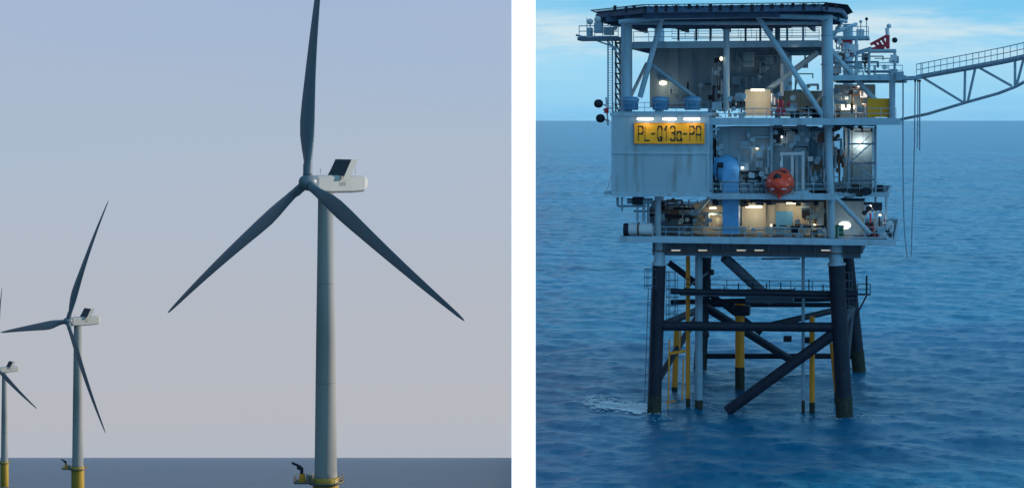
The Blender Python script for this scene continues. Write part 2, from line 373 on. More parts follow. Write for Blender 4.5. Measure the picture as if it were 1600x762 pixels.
# ================================================================== wind turbines
def make_turbine():
    root = bpy.data.objects.new('wind_turbine', None); COL.objects.link(root)
    HT = 63.5                                   # hub above the work platform (z = 0 there)
    MB().lathe([(0.01,-34),(2.7,-34),(2.75,-0.3),(2.75,0.9),(2.45,0.9),(0.01,0.9)], n=40).build('transition_piece', 'tyel', root)
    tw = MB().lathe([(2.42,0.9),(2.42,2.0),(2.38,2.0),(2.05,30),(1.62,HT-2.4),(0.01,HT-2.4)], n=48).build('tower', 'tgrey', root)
    fl = MB()
    for z in (21.0, 42.0): rr = 2.42-(2.42-1.62)*z/61; fl.lathe([(rr-.05,z-.1),(rr+.03,z-.08),(rr+.03,z+.08),(rr-.05,z+.1)], n=40)
    fl.build('flange', 'tgrey', tw)
    c, s_ = math.cos(R(45)), math.sin(R(45))
    def lw(x, y): return (x*c-y*s_, x*s_+y*c)     # world-aligned offset -> local
    pf = MB(); pf.lathe([(2.5,-0.35),(3.9,-0.35),(3.9,-0.05),(2.5,-0.05)], n=24)
    bx = [lw(-6.6,-1.6), lw(-3,-1.6), lw(-3,1.6), lw(-6.6,1.6)]; pf.prism(bx, -0.35, -0.05)
    wp = pf.build('work_platform', 'grating', root)
    rl = MB(); ring = [(3.8*math.cos(a), 3.8*math.sin(a), 0) for a in [6.2832*i/14 for i in range(15)]]
    for a, b in zip(ring, ring[1:]): rl.rail(a, b, 1.15, 2, 0.045)
    q = [(*p, 0) for p in bx]
    for a, b in ((q[1], q[0]), (q[0], q[3]), (q[3], q[2])): rl.rail(a, b, 1.15, 1.2, 0.045)
    rl.build('railing', 'tyel', wp)
    dv = MB(); p0 = lw(-5.0, 0); dv.tube((*p0, 0), (*p0, 1.6), 0.75, 12, 0.55); cr = dv.build('crane_base', 'yellow', root)
    dv = MB(); p1 = lw(-5.1, 0); p2 = lw(-5.6, 0); p3 = lw(-7.2, 0)
    dv.tube((*p1, 1.4), (*p1, 2.9), 0.35, 8); dv.ball((*p2, 2.9), 0.62, 10, 6, (1, 1, .8)); dv.path([(*p1, 2.6), (*p2, 3.2), (*p3, 3.9)], 0.26, 8); dv.build('crane_arm', 'navy', cr)
    cb2 = MB(); p = lw(-3.4, -1.2); cb2.box(p[0]-.5, p[0]+.5, p[1]-.4, p[1]+.4, 0, 1.5); cb2.build('cabinet', 'tgrey', wp)
    ld = MB(); pl = lw(1.0, -3.0)
    for k in (-.3, .3): a = lw(1.0+k, -3.0); ld.tube((*a, -30), (*a, 0), 0.08, 6)
    for k in range(60): a = lw(.7, -3.0); b = lw(1.3, -3.0); ld.tube((*a, -30+k*.5), (*b, -30+k*.5), 0.04, 4)
    ld.build('ladder', 'tyel', root)
    # nacelle, hub axis along -Y, hub centre 4.6 m in front of the tower
    n = MB(); secs = [(-4.0,1.55,1.2,-1.55),(-3.2,1.75,1.35,-2.1),(0,1.8,1.4,-2.35),(6,1.8,1.3,-2.45),(9.4,1.75,1.15,-2.3),(10.6,1.35,.8,-1.6)]
    rings = []
    for (y, w, zt, zb) in secs:
        ch = 0.45; rings.append([(-w+ch,zb),(w-ch,zb),(w,zb+ch),(w,zt-ch),(w-ch,zt),(-w+ch,zt),(-w,zt-ch),(-w,zb+ch)])
    b = len(n.v)
    for (y, *_), rg in zip(secs, rings): n.v += [(x, y, HT+z) for x, z in rg]
    for j in range(len(secs)-1):
        for i in range(8): k = (i+1) % 8; n.f.append((b+j*8+i, b+(j+1)*8+i, b+(j+1)*8+k, b+j*8+k)); n.sm.append(False)
    n.f.append(tuple(b+i for i in range(8))); n.f.append(tuple(b+(len(secs)-1)*8+i for i in reversed(range(8)))); n.sm += [False]*2
    nac = n.build('nacelle', 'tnac', root)
    # cooler on the roof: raked dark radiator across the nacelle with white side plates
    k = MB(); z0, z1 = HT+.7, HT+4.7
    yy0, yy1 = 2.6, 5.0
    for (x0, x1) in ((-2.6, 2.6),):
        b = len(k.v); k.v += [(x0,yy0,z0+.5),(x1,yy0,z0+.5),(x1,yy1,z1),(x0,yy1,z1),(x0,yy0+.5,z0+.5),(x1,yy0+.5,z0+.5),(x1,yy1+.5,z1),(x0,yy1+.5,z1)]
        for f in ((0,1,2,3),(7,6,5,4),(1,5,6,2),(4,0,3,7),(3,2,6,7),(4,5,1,0)): k.f.append(tuple(b+i for i in f)); k.sm.append(False)
    k.build('cooler', 'black', nac)
    for sgn in (-1, 1):
        k = MB(); x = sgn*2.66
        k.prism([(yy0-.1,z0-.1),(yy0+1.7,z0-.1),(yy1+1.7,z1+.05),(yy1-.1,z1+.05)], x-.05, x+.05, 'x'); k.build('cooler_side_plate', 'tnac', nac)
    k = MB(); k.tube((0.4,-1.8,HT+1.7),(0.4,-1.8,HT+2.6),.05,5); k.tube((0.7,7.6,HT+1.5),(0.7,7.6,HT+3.0),.05,5); k.ball((.4,-1.8,HT+2.65),.14,8,5)
    k.build('wind_vane', 'tgrey', nac)
    k = MB(); k.box(-1.82,-1.805+3.62,2.2,4.0,HT-.9,HT-.1); 
    k.build('side_vent', 'tgrey', nac)
    hubp = Vector((0,-5.0,HT)); TL = Matrix.Rotation(R(-7), 4, 'X')
    h = MB().lathe([(0.01,-2.0),(0.55,-1.9),(1.1,-1.5),(1.55,-.8),(1.75,0),(1.75,.9),(1.55,1.45),(0.01,1.45)], axis='y', n=32)
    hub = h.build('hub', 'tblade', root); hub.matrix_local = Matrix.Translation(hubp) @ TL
    # blade
    RB = 56.0; st = [(1.2,1.95,1.0,0),(2.5,1.95,1.0,0),(4.5,2.15,.85,10),(7,2.9,.55,14),(10,3.75,.36,13),(13,4.05,.28,11),(17,3.8,.24,9),(23,3.2,.21,6.5),(30,2.6,.19,4.5),(37,2.05,.18,3),(44,1.55,.17,1.5),(50,1.1,.16,.5),(54,.72,.16,0),(55.6,.36,.16,0),(56,.08,.16,0)]
    zs = np.array([q[0] for q in st]); fine = np.unique(np.concatenate([zs, np.linspace(1.2, 56, 70)])); st = [tuple([float(z)]+[float(np.interp(z, zs, [q[k] for q in st])) for k in (1, 2, 3)]) for z in fine]
    b_ = MB(); NP = 44
    for (z, c_, th, tw_) in st:
        bend = 3.6*(z/RB)**2.2
        for i in range(NP):
            a = 2*math.pi*i/NP; cx = math.cos(a); sy = math.sin(a)
            x = c_*0.5*cx; y = c_*0.5*th*sy*(1.0 if th > .9 else (0.35+0.65*(0.5+0.5*cx))**.8)
            x -= c_*0.2*(1-th) if th < 1 else 0           # trailing edge towards -X
            t = R(tw_); b_.v.append((x*math.cos(t)-y*math.sin(t), bend+x*math.sin(t)+y*math.cos(t), z))
    for j in range(len(st)-1):
        for i in range(NP): k_ = (i+1) % NP; b_.f.append((j*NP+i, j*NP+k_, (j+1)*NP+k_, (j+1)*NP+i)); b_.sm.append(True)
    b_.f.append(tuple(reversed(range(NP)))); b_.f.append(tuple((len(st)-1)*NP+i for i in range(NP))); b_.sm += [False]*2
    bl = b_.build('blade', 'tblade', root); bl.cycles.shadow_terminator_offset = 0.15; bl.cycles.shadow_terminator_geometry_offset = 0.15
    return root, bl, hubp, TL
troot, bl0, hubp, TL = make_turbine()
blades = [bl0]
for k in range(2): b = bl0.copy(); COL.objects.link(b); blades.append(b)
def set_rotor(blist, psi):
    for k, b in enumerate(blist): b.matrix_local = Matrix.Translation(hubp) @ TL @ Matrix.Rotation(R(psi+120*k), 4, 'Y') @ Matrix.Rotation(R(2.5), 4, 'X')
for b in blades: b.parent = troot
set_rotor(blades, -3.1)
def place_t(root, px, py, d, label):          # tower axis at px, work platform at py
    root.location = ((px-800)/F*d, d, H+(188-py)/F*d); root.rotation_euler = (0, 0, R(-45)); root['label'] = label; root['category'] = 'wind turbine'; root['group'] = 'wind turbines standing in a row in the sea'
tr2 = troot.copy(); COL.objects.link(tr2); tr3 = troot.copy(); COL.objects.link(tr3)
for t2, psi in ((tr2, 20.8), (tr3, -8.2)):
    bl = []
    for c in list(troot.children):
        d = c.copy(); COL.objects.link(d); d.parent = t2
        if c.name.startswith('blade'): bl.append(d)
        for g in c.children: h = g.copy(); COL.objects.link(h); h.parent = d
    set_rotor(bl, psi)
place_t(troot, 509, 751, 408, 'largest and nearest wind turbine, its rotor reaching above the picture')
place_t(tr2, 121.5, 731, 825, 'middle-sized wind turbine with yellow base between the largest and the cut-off one')
place_t(tr3, 7, 722, 1306, 'smallest and farthest wind turbine, cut off by the left picture edge')

# ================================================================== platform substructure (jacket)
J = thing('jacket', 'dark navy four-legged steel lattice standing in the water under the platform', 'jacket', PP(1170, 648, 0))
VB = 38.0
def leg(top, bot, ext, r):
    a = Vector(PP(*top)); b = Vector(PP(*bot)); d = (b-a).normalized(); return a, b+d*ext, r
for (top, bot, r) in (((1030,412,0),(1022,650,0),.72), ((1307,412,0),(1320,652,0),.85), ((1102,400,VB),(1094,578,VB),.8), ((1323,395,VB),(1342,575,VB),.8)):
    a, b, r = leg(top, bot, 6, r); lg = MB().tube(a, b, r, 24).build('leg', 'navy', J)
    d = (a-b).normalized(); MB().tube(a+d*0.0, a+d*2.6, r*.86, 24).tube(a-d*.15, a+d*.12, r*1.12, 24).build('leg_head', 'steel', lg)
    MB().tube(b-d*0+d*5.0, b+d*8.2, r*1.04, 24).build('splash_zone_coating', 'growth', lg)
def br(a, b, r, m='navy'): return MB().pt(a, b, r, 16).build('brace', m, J)
br((1036,509,0),(1310,511,0),.50)
br((1301,522,0),(1136,642,0),.58)
br((1048,455,0.5),(1340,460,0.5),.30); br((1048,472,10),(1338,466,10),.28)
br((1100,556,VB),(1336,556,VB),.34)
br((1100,478,VB*.5),(1236,562,VB),.5)
br((1132,402,4),(1206,470,8),.55,'girder'); br((1190,511,2),(1306,484,VB*.4),.34)
br((1045,410,VB),(1190,520,VB),.4)
br((1027,511,0),(1100,480,VB),.42); br((1313,511,0),(1332,482,VB),.42)
br((1024,600,0),(1098,480,VB),.38); br((1318,600,0),(1331,480,VB),.38)
br((1098,430,VB),(1098,600,VB*.9),.25)
for px in (1096,1132): br((1100,px-620,VB),(1330,px-620,VB),.3)
# walkway inside the jacket
wk = MB(); z = ZY(459,1200,1); wk.box(UX(1062,1), UX(1336,1), 1, 3.2, z, z+.14); wk.box(UX(1336,1), UX(1360,1), 1, 2.2, z, z+.12); wk.box(UX(1062,1), UX(1066,1), 3.2, 30, z, z+.12)
wk.box(UX(1062,1), UX(1336,1), 0.9, 1.0, z-.35, z+.1)
wp = wk.build('walkway', 'girder', J)
rl = MB(); rl.rail((UX(1066,1), 3.2, z+.14), (UX(1336,1), 3.2, z+.14), 1.1, 2.2, .04); rl.rail((UX(1340,1),1,z+.12),(UX(1360,1),1,z+.12),1.1,1.2,.045)
for px in range(1110, 1300, 22): rl.tube((UX(px,1),1,z+.1),(UX(px,1),1,z+.1+random.uniform(.6,1.6)),.07,5)
rl.tube((UX(1354,1),1.2,z),(UX(1354,1),1.2,z+2.1),.10,6); rl.tube((UX(1354,1),1.2,z),(UX(1337,1),1.2,z-2.2),.09,6)
rl.build('railing', 'navy', wp)
cg = MB(); cg.bar(PP(1166,462,4),PP(1240,462,4),2.0,1.3); cg.build('landing_box', 'girder', J)
# caged ladder platforms at the front legs
for (cx, y0, y1, vv_) in ((1016,420,452,-.8),(1050,425,500,1.5),(1322,425,500,1.5)):
    g = MB(); 
    for yy in range(y0, y1+1, 13):
        zc = ZY(yy, cx, vv_); c = UX(cx, vv_)
        pts = [(c+.62*math.cos(a), vv_+.62*math.sin(a), zc) for a in [6.2832*i/10 for i in range(11)]]
        for a, b in zip(pts, pts[1:]): g.tube(a, b, .04, 4)
    for i in range(6): a = 6.2832*i/6; g.tube((UX(cx,vv_)+.62*math.cos(a), vv_+.62*math.sin(a), ZY(y0,cx,vv_)), (UX(cx,vv_)+.62*math.cos(a), vv_+.62*math.sin(a), ZY(y1,cx,vv_)), .035, 4)
    g.build('ladder_cage', 'girder', J)
g = MB()
for dx in (0, 5): g.pt((1013+dx,450,-1.0),(1007+dx,628,-1.0),.05,5)
for i in range(36): yy = 452+i*4.9; xx = 1013-6*(yy-450)/178; g.pt((xx,yy,-1.0),(xx+5,yy,-1.0),.03,4)
g.build('ladder', 'girder', J)
g = MB()
for (px,a,b,vv_) in ((1064,505,545,3),(1068,560,625,3),(1046,530,640,2)): g.pt((px,a,vv_),(px-2,b,vv_),.09,6)
g.pt((1046,552,2),(1070,548,3),.18,6); g.pt((1040,628,2),(1056,626,2),.09,6); g.build('riser_clamp', 'yellow', J)
g = MB()
for (px,py,vv_,w) in ((1100,524,3,13),(1238,508,3,14),(1230,530,3,12),(1262,532,3,10),(1110,426,3,8),(1158,490,19,12)): 
    g.pb(px-w/2,py-4,px+w/2,py+4,vv_,vv_+1.2)
g.build('pipe_guide', 'navy', J)
# ---- casings and risers: each a pipe of its own
def casing(label, px, y0, y1, v, r, m, tip, name='riser_pipe', grp=None, px1=None, top_m=None):
    px1 = px if px1 is None else px1; r *= 0.86; t = thing(name, label, 'pipe', PP(px1, y1, v), grp)
    xt = px+(px1-px)*((tip-y0)/(y1-y0))
    MB().pt((px,y0,v),(xt,tip,v),r,16).build('pipe', m, t)
    MB().pt((xt,tip,v),(px1,y1+14,v),r*1.04,16).build('foot', 'growth', t)
    return t
casing('slender yellow pipe with pale head just left of the pale thick pipe', 1075,400,628,4,.27,'yellow',622)
casing('short yellow pipe leaning beside the left dark leg', 1058,498,612,16,.38,'yellow',604,px1=1054)
casing('thick yellow pipe with black foot in the middle of the lattice', 1156,470,600,19,.62,'yellow',573)
casing('slender yellow pipe right of centre, under the lattice walkway', 1269,494,640,3,.33,'yellow',628)
casing('yellow pipe close behind the right dark leg', 1300,535,620,10,.32,'yellow',612,px1=1308)
casing('thick pale grey pipe running from deck to water near the left leg', 1092,398,636,3,.48,'steel_b',624)
casing('thin pale grey pipe running from deck to water near the right leg', 1255,398,650,2.5,.2,'steel_b',625)
t = thing('pipe_valve','dark valve block clamped on the thick yellow pipe','valve',PP(1160,486,18.2)); MB().pb(1146,478,1170,493,17.6,19.9).build('body','navy',t); MB().pt((1150,470,18.5),(1168,470,18.5),.3,12).build('flange','navy',t)

# ================================================================== topside structure
D = thing('topside_deck', 'pale blue steel deck structure with open bays, columns and diagonal braces', 'platform deck', PP(1170, 400, 0))
V0, V1 = -2.0, 40.0
def deck(y, x0, x1, th, name='deck_plate', m='grating', v0=V0, v1=V1, edge='steel', eh=.55):
    z = ZY(y, (x0+x1)/2, v0); d = MB().box(UX(x0,v0), UX(x1,v0), v0+.02, v1, z-.12, z); o = d.build(name, m, D)
    e = MB(); e.box(UX(x0,v0), UX(x1,v0), v0-.25, v0, z-eh, z+.05); e.box(UX(x0,v0)-.25, UX(x0,v0)-.003, v0-.25, v1, z-eh, z+.05); e.box(UX(x1,v0)+.003, UX(x1,v0)+.25, v0-.25, v1, z-eh, z+.05); e.box(UX(x0,v0), UX(x1,v0), v1, v1+.25, z-eh, z+.05)
    e.build('edge_beam', edge, D); return z
# cellar deck
zc = deck(372, 972, 1396, .2, eh=.6)
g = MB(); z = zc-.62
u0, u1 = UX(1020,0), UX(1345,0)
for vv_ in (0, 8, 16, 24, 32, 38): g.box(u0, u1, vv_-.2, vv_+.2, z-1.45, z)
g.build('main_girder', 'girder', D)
g = MB()
for px in range(1022, 1350, 18): g.box(UX(px,0)-.1, UX(px,0)+.1, -.6, 39, z-.95, z-.003)
g.build('floor_beam', 'girder', D)
g = MB(); g.box(u0, u1, -.9, -.25, z-1.0, z-.9); g.build('cable_tray', 'rusty', D)
g = MB()
for (a, b, yy) in ((1060,1165,398),(1175,1290,398),(1190,1250,404)): g.pt((a,yy,1.2),(b,yy,1.2),.09,6)
g.build('slung_pipe', 'navy', D)
# decks
zm = deck(304, 1108, 1300, .2, eh=.5)
zmr = deck(302, 1302, 1385, .2, v0=2, v1=26, eh=.35)
zu = deck(186, 1108, 1403, .2, eh=.62)
zt = deck(66, 984, 1284, .2, v0=3, v1=30, eh=.6)
zr = deck(119, 1302, 1412, .2, v0=1, v1=16, eh=.45)
def col(x0, y0, x1, y1, v, r, m='steel', name='column'): return MB().pt((x0,y0,v),(x1,y1,v),r,24).build(name, m, D)
c1 = col(979,34,979,178,.6,.62); c2 = col(1292,24,1294,200,0,.60); col(1294,200,1300,400,0,.40)
for yy in (55, 100, 150): MB().pt((1292,yy,0),(1292,yy+2,0),.64,24).build('collar','steel_b',c2)
col(1135,46,1135,172,3,.34); col(1030,38,1030,390,36,.6); col(1325,38,1325,395,36,.6); col(1215,44,1215,186,14,.3)
col(1300,190,1300,372,6,.28); col(1028,306,1028,372,0,.34); col(1160,306,1160,372,6,.2); col(1394,112,1394,186,1,.32); col(1338,62,1338,120,4,.16)
col(1205,196,1205,302,.6,.18); col(1385,300,1385,372,2,.14)
def brc(a, b, r, m='steel'): MB().pt(a, b, r, 14).build('brace', m, D)
brc((1036,22,-1),(1000,152,.2),.30); brc((1180,20,-1),(1286,182,0),.30); brc((1278,82,6),(1160,170,6),.32)
brc((1016,100,4),(1086,152,4),.22); brc((1300,82,2),(1394,186,2),.28); brc((1300,120,10),(1260,186,10),.2)
brc((1302,304,1),(1360,366,1),.26); brc((1060,368,3),(1110,308,3),.2,'steel_b'); brc((1050,310,3),(1085,352,3),.2,'steel_b'); brc((1250,306,4),(1294,368,4),.2)
brc((1296,300,-.2),(1270,250,4),.16); brc((985,152,4),(1010,100,10),.2,'white')
# railings along decks
g = MB()
def rl2(y, x0, x1, v, dz=0, h=1.1, st=1.3): 
    z = ZY(y,(x0+x1)/2,v)+dz; g.rail((UX(x0,v),v,z),(UX(x1,v),v,z),h,st,.035)
rl2(186,1112,1285,V0-.1); rl2(186,1305,1400,V0-.1); rl2(304,1112,1196,V0-.1); rl2(304,1245,1298,V0-.1); rl2(372,1020,1290,V0-.1); rl2(372,1310,1394,V0-.1)
rl2(302,1304,1383,1.9); rl2(66,990,1280,3.2,h=1.2,st=1.6); rl2(60,1050,1280,29.5,h=1.2,st=1.6); rl2(119,1306,1410,1.0)
rl2(119,1320,1410,15.5,h=1.2)
g.build('railing', 'steel', D)
# fixed equipment walls (modules)
def module(label, x0, y0, x1, y1, v0, v1, m, cat='module', name='equipment_room', ribs=8, door=None, win=()):
    t = thing(name, label, cat, PP((x0+x1)/2, y1, v0)); MB().pb(x0,y0,x1,y1,v0,v1).build('wall', m, t)
    if ribs:
        r = MB(); n_ = ribs
        for i in range(n_+1): x = x0+(x1-x0)*i/n_; r.pb(x-.7, y0+1, x+.7, y1-.5, v0-.07, v0-.004)
        r.build('stiffener', m, t)
    if door: MB().pb(*door, v0-.1, v0-.006).build('door', 'blue', t)
    for w in win:
        f = MB().pb(*w, v0-.12, v0-.006).build('window', 'white', t); MB().pb(w[0]+1.2,w[1]+1.2,w[2]-1.2,w[3]-1.2,v0-.16,v0-.125).build('pane','pane',f)
    return t
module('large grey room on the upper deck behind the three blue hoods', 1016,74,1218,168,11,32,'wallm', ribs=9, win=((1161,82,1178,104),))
module('low beige wall behind the red valve on the upper deck', 1216,142,1288,182,15,30,'beige', ribs=4)
module('bright lit cream cabinet right of the middle column on the upper deck', 1165,140,1203,181,5,9,'beige', 'cabinet', 'cabinet', ribs=2)
module('grey wall in the middle deck above the orange lifeboat', 1120,198,1205,302,.9,24,'clad', ribs=4)
module('blue grey wall beside the lifeboat davit in the middle deck', 1206,198,1262,298,2.3,24,'clad', ribs=3)
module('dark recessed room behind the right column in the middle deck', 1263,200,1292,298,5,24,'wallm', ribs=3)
module('lit beige room with blue door in the lowest deck', 1198,314,1286,371,4.5,16,'beige', ribs=6, door=(1212,330,1239,370))
module('brightly lit cream room directly right of the blue duct in the lowest deck', 1160,316,1196,371,4.2,16,'beige', ribs=2)
module('beige room under the signboard box in the lowest deck', 1084,318,1130,371,4.2,16,'beige', ribs=3)
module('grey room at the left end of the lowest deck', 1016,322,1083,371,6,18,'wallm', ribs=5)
module('pale cabin at the right end of the lowest deck', 1305,314,1349,371,6,14,'clad', ribs=3)
module('tall pale box room right of the right column in the middle deck', 1318,200,1362,296,7,20,'clad', ribs=3)
module('grey blue wall behind the lamp at the right end of the upper deck', 1304,132,1366,184,10,16,'wallm', ribs=5)
module('small dark cabinet beside the blue duct', 1146,231,1166,266,3,5,'navy','cabinet','cabinet',ribs=0)
t = module('orange-yellow storage box at the right end of the upper deck', 1356,154,1391,183,1.6,5,'sign','storage box','storage_box',ribs=4)
# ---- signboard box
B_ = thing('generator_room', 'large pale grey box room carrying the yellow sign', 'module', PP(1031, 304, -3.2))
MB().pb(956,178,1107,303,-3.2,4).build('wall','clad',B_)
r = MB(); r.pb(954,238,1109,240.5,-3.3,4.05); r.pb(953,176,1110,181,-3.35,4.1); r.pb(955,300,1110,307,-3.4,4.1)
for px in (956.5,1106.5): r.pb(px-1.3,181,px+1.3,300,-3.28,-3.0)
r.build('frame','steel',B_)
r = MB(); r.pb(944,299,957,304,-3.3,2); r.build('bottom_bracket','steel_b',B_); MB().pt((948,300,-3.2),(957,268,-3.2),.07,6).build('stay','white',B_)
r = MB()
for i in (4, 8): x = 956+i*12.6; r.pb(x-.25,182,x+.25,237,-3.225,-3.204); r.pb(x-.25,241,x+.25,299,-3.225,-3.204)
r.build('panel_seam','steel_b',B_)
r = MB(); z = ZY(176,1030,-3.2); r.rail((UX(958,-3.2),-3.0,z),(UX(1106,-3.2),-3.0,z),1.05,1.1,.03); r.build('railing','steel_b',B_)
r = MB(); r.pb(1108,196,1113,296,-2.4,-1.9); r.pb(1109,200,1124,204,-2,-1.5); r.build('side_duct','steel_b',B_)
# sign
SG = thing('signboard', 'yellow board reading PL-Q13a-PA on the pale grey box room', 'sign', PP(1046, 223, -3.45))
MB().pb(992,193,1100,224,-3.45,-3.3).build('board','sign',SG)
r = MB()
for a in ((991,192,1101,193.2),(991,223.6,1101,224.8),(991,193.2,992.2,223.6),(99.8+1000,193.2,1101,223.6)): r.pb(*a,-3.5,-3.42)
r.build('rim','yellow',SG)
GL = {'P': [[(0,0),(0,1),(.8,1),(1,.85),(1,.62),(.8,.47),(0,.47)]], 'L': [[(0,1),(0,0),(.9,0)]], '-': [[(.1,.48),(.9,.48)]],
 'Q': [[(.2,0),(0,.2),(0,.8),(.2,1),(.8,1),(1,.8),(1,.2),(.8,0),(.2,0)],[(.6,.25),(.95,.02)]], '1': [[(.1,.75),(.55,1),(.55,0)]],
 '3': [[(0,.88),(.2,1),(.8,1),(1,.85),(1,.65),(.8,.53),(.35,.53)],[(.8,.53),(1,.4),(1,.15),(.8,0),(.2,0),(0,.12)]],
 'a': [[(.15,.62),(.8,.62),(.95,.5),(.95,.12),(1.1,0)],[(.15,.62),(0,.5),(0,.12),(.15,0),(.8,0),(.95,.12)]],
 'A': [[(0,0),(0,.85),(.15,1),(.85,1),(1,.85),(1,0)],[(0,.42),(1,.42)]]}
tx = MB(); z0 = ZY(219.5,1046,-3.46); hh = ZY(197.5,1046,-3.46)-z0; ua = UX(996.5,-3.46); ub = UX(1096.5,-3.46); adv = (ub-ua)/10.0
for i, ch in enumerate('PL-Q13a-PA'):
    wd = adv*(.66 if ch != '-' else .5); ox = ua+adv*(i+.17)
    for st_ in GL[ch]:
        pts = [Vector((ox+p[0]*wd, -3.475, z0+p[1]*hh)) for p in st_]
        for a, b in zip(pts, pts[1:]):
            d = (b-a).normalized()*.07; tx.bar(a-d, b+d, .03, .155)
tx.build('lettering','black',SG)
# lamps ------------------------------------------------------------
def lamp(label, px, py, v, w, power, warm=True, name='flood_lamp', grp=None, dv=-1.2, dz=-.8, h=3.0, lm=None):
    t = thing(name, label, 'lamp', PP(px, py, v), grp)
    MB().pb(px-w/2-.8,py-h/2-1.2,px+w/2+.8,py-h/2,v-.1,v+.4).build('housing','steel_b',t)
    lr_ = h/2*.0677; lz_ = MB()
    if w <= 2*h: lz_.ball(PP(px,py,v+.1), w/2*.0677, 16, 10, (1, .6, h/w))
    else: lz_.pt((px-w/2+h/2,py,v),(px+w/2-h/2,py,v),lr_,12); lz_.ball(PP(px-w/2+h/2,py,v),lr_,12,8); lz_.ball(PP(px+w/2-h/2,py,v),lr_,12,8)
    lz_.build('lens',lm or ('lens' if warm else 'lens_w'),t)
    if power:
        power *= 0.75
        ld = bpy.data.lights.new('lamp_light','POINT'); ld.energy = power; ld.color = (1,.80,.52) if warm else (1,.9,.78); ld.shadow_soft_size = .25
        lo = bpy.data.objects.new('lamp_light', ld); COL.objects.link(lo); lo.parent = t; p = PP(px,py,v); lo.location = (0, dv, dz)
    return t
lamp('left lamp of the three over the yellow sign',1008,186,-4.0,26,30,False,dv=-.3,dz=-.4,h=4)
lamp('middle lamp of the three over the yellow sign',1046,186,-4.0,22,30,False,dv=-.3,dz=-.4,h=4)
lamp('right lamp of the three over the yellow sign',1081,186,-4.0,26,30,False,dv=-.3,dz=-.4,h=4)
lamp('bright round lamp above the middle blue hood',1036,130,10.4,13,80,h=7)
lamp('lamp on top of the cream cabinet on the upper deck',1184,141,3.6,22,260)
lamp('long lamp over the cream room right of the blue duct',1178,323,3.2,26,110,dv=-.7,h=4)
lamp('long lamp below the orange lifeboat',1240,317,3.4,24,110,dv=-.8)
lamp('lamp under the middle of the signboard box',1072,325,4.0,16,70,dv=-.8)
lamp('lamp beside the blue duct under the signboard box',1114,325,3.2,11,80,dv=-.8)
lamp('white lamp at the right end of the middle deck',1344,210,7.5,15,140,False,h=4,dz=-1)
lamp('bright lamp at the right end of the lowest deck',1320,352,4.5,19,110,False,h=12,dz=0)
lamp('lamp on the far right part of the upper deck',1344,138,6.0,10,160,False,h=8)
lamp('low bright lamp behind the yellow storage box on the upper deck',1324,168,8.5,24,130,h=8,dz=.8)
lamp('yellowish lamp low on the right of the lowest deck',1272,352,4.3,5,30,h=4)
lamp('small lamp beside the blue door on the lowest deck',1206,352,4.3,4,20,h=4)
lamp('small warm lamp on the pole beside the middle column',1127,92,2.4,5,14,h=6)
for i,(px,lb) in enumerate(((1056,'leftmost'),(1098,'second from left'),(1158,'third from left'),(1186,'fourth from left'),(1290,'rightmost'))):
    lamp(lb+' small lamp slung under the lowest deck',px,391,-1.0,14,0,h=1.3,lm='lens_dim')
# ---- blue hoods
hd = thing('ventilation_hood','blue ventilation hood on the box room, leftmost of three','ventilator',PP(985,172,0),'blue ventilation hoods on the box room')
a = PP(985,172,0); hb = MB().lathe([(.01,0),(.85,0),(.85,.9),(.95,.95),(.95,1.2),(.7,1.4),(.01,1.45)],c=(a[0],a[1],a[2]),n=20).build('hood','hoodblue',hd)
MB().lathe([(.97,1.0),(.97,1.12),(.9,1.12)],c=a,n=20).build('band','steel_b',hd)
for px,lb in ((1032,'blue ventilation hood on the box room, middle of three'),(1082,'blue ventilation hood on the box room, rightmost of three')): copy_thing(hd,(UX(px,0)-a[0],0,0),lb)
# ---- blue duct
t = thing('air_duct','bright blue duct with a round elbow running down between two decks','duct',PP(1141,366,-.5))
zz = ZY(264,1141,-.5); uu = UX(1134,-.5); r = MB().lathe([(.01,-.9),(1.42,-.9),(1.42,.9),(.01,.9)],c=(uu,.4,zz),axis='y',n=28); r.build('elbow','blue',t)
r = MB(); r.pb(1116,246,1134,268,-.45,1.2); r.build('inlet','blue',t)
r = MB(); r.pb(1129,264,1154,366,-.55,1.3); r.build('shaft','blue',t); MB().pb(1127,354,1156,357,-.65,1.4).pb(1127,300,1156,303,-.65,1.4).pb(1127,282,1156,284,-.65,1.4).build('flange','steel_b',t)
# ---- lifeboat
LB = thing('lifeboat','orange enclosed lifeboat hanging bow-on in the middle deck','lifeboat',PP(1219,309,-1.5))
cx, cz, cv = UX(1219,-1.5), ZY(288,1219,-3.2), -3.2
h = MB(); nst = 24; NP = 32
for j in range(nst+1):
    t0 = (1-math.cos(math.pi*j/nst))/2; v = cv-1.6+6.6*t0; s_ = max(.03, math.sin(math.pi*t0))**.5
    for i in range(NP):
        a = 2*math.pi*i/NP; x = 1.5*s_*math.cos(a); z = math.sin(a); z = z*(1.5 if z > 0 else 1.38)*s_
        if z < 0: x *= (1-.15*abs(z/1.3)**2)
        h.v.append((cx+x, v, cz+z))
for j in range(nst):
    for i in range(NP): k = (i+1) % NP; h.f.append((j*NP+i,j*NP+k,(j+1)*NP+k,(j+1)*NP+i)); h.sm.append(True)
h.f.append(tuple(reversed(range(NP)))); h.f.append(tuple(nst*NP+i for i in range(NP))); h.sm += [False]*2
hull = h.build('hull','orange',LB)
r = MB(); pts = []
for i in range(13): a = math.pi+math.pi*i/12; pts.append((cx+1.52*math.cos(a), cv+.9+1.9*math.sin(a)*1.0, cz-.28))
r.path(pts,.07,6); r.build('fender','rusty',hull)
r = MB().lathe([(.01,-.12),(.40,-.12),(.44,.1)],c=(cx-.1,cv-1.0,cz+.72),axis='y',n=16); r.ball((cx-.1,cv-.8,cz+.7),.42,14,8); r.build('hatch','black',LB)
MB().ball((cx+.4,cv+.9,cz+1.25),.55,14,8,(1,1.2,.7)).build('steering_dome','orange',LB)
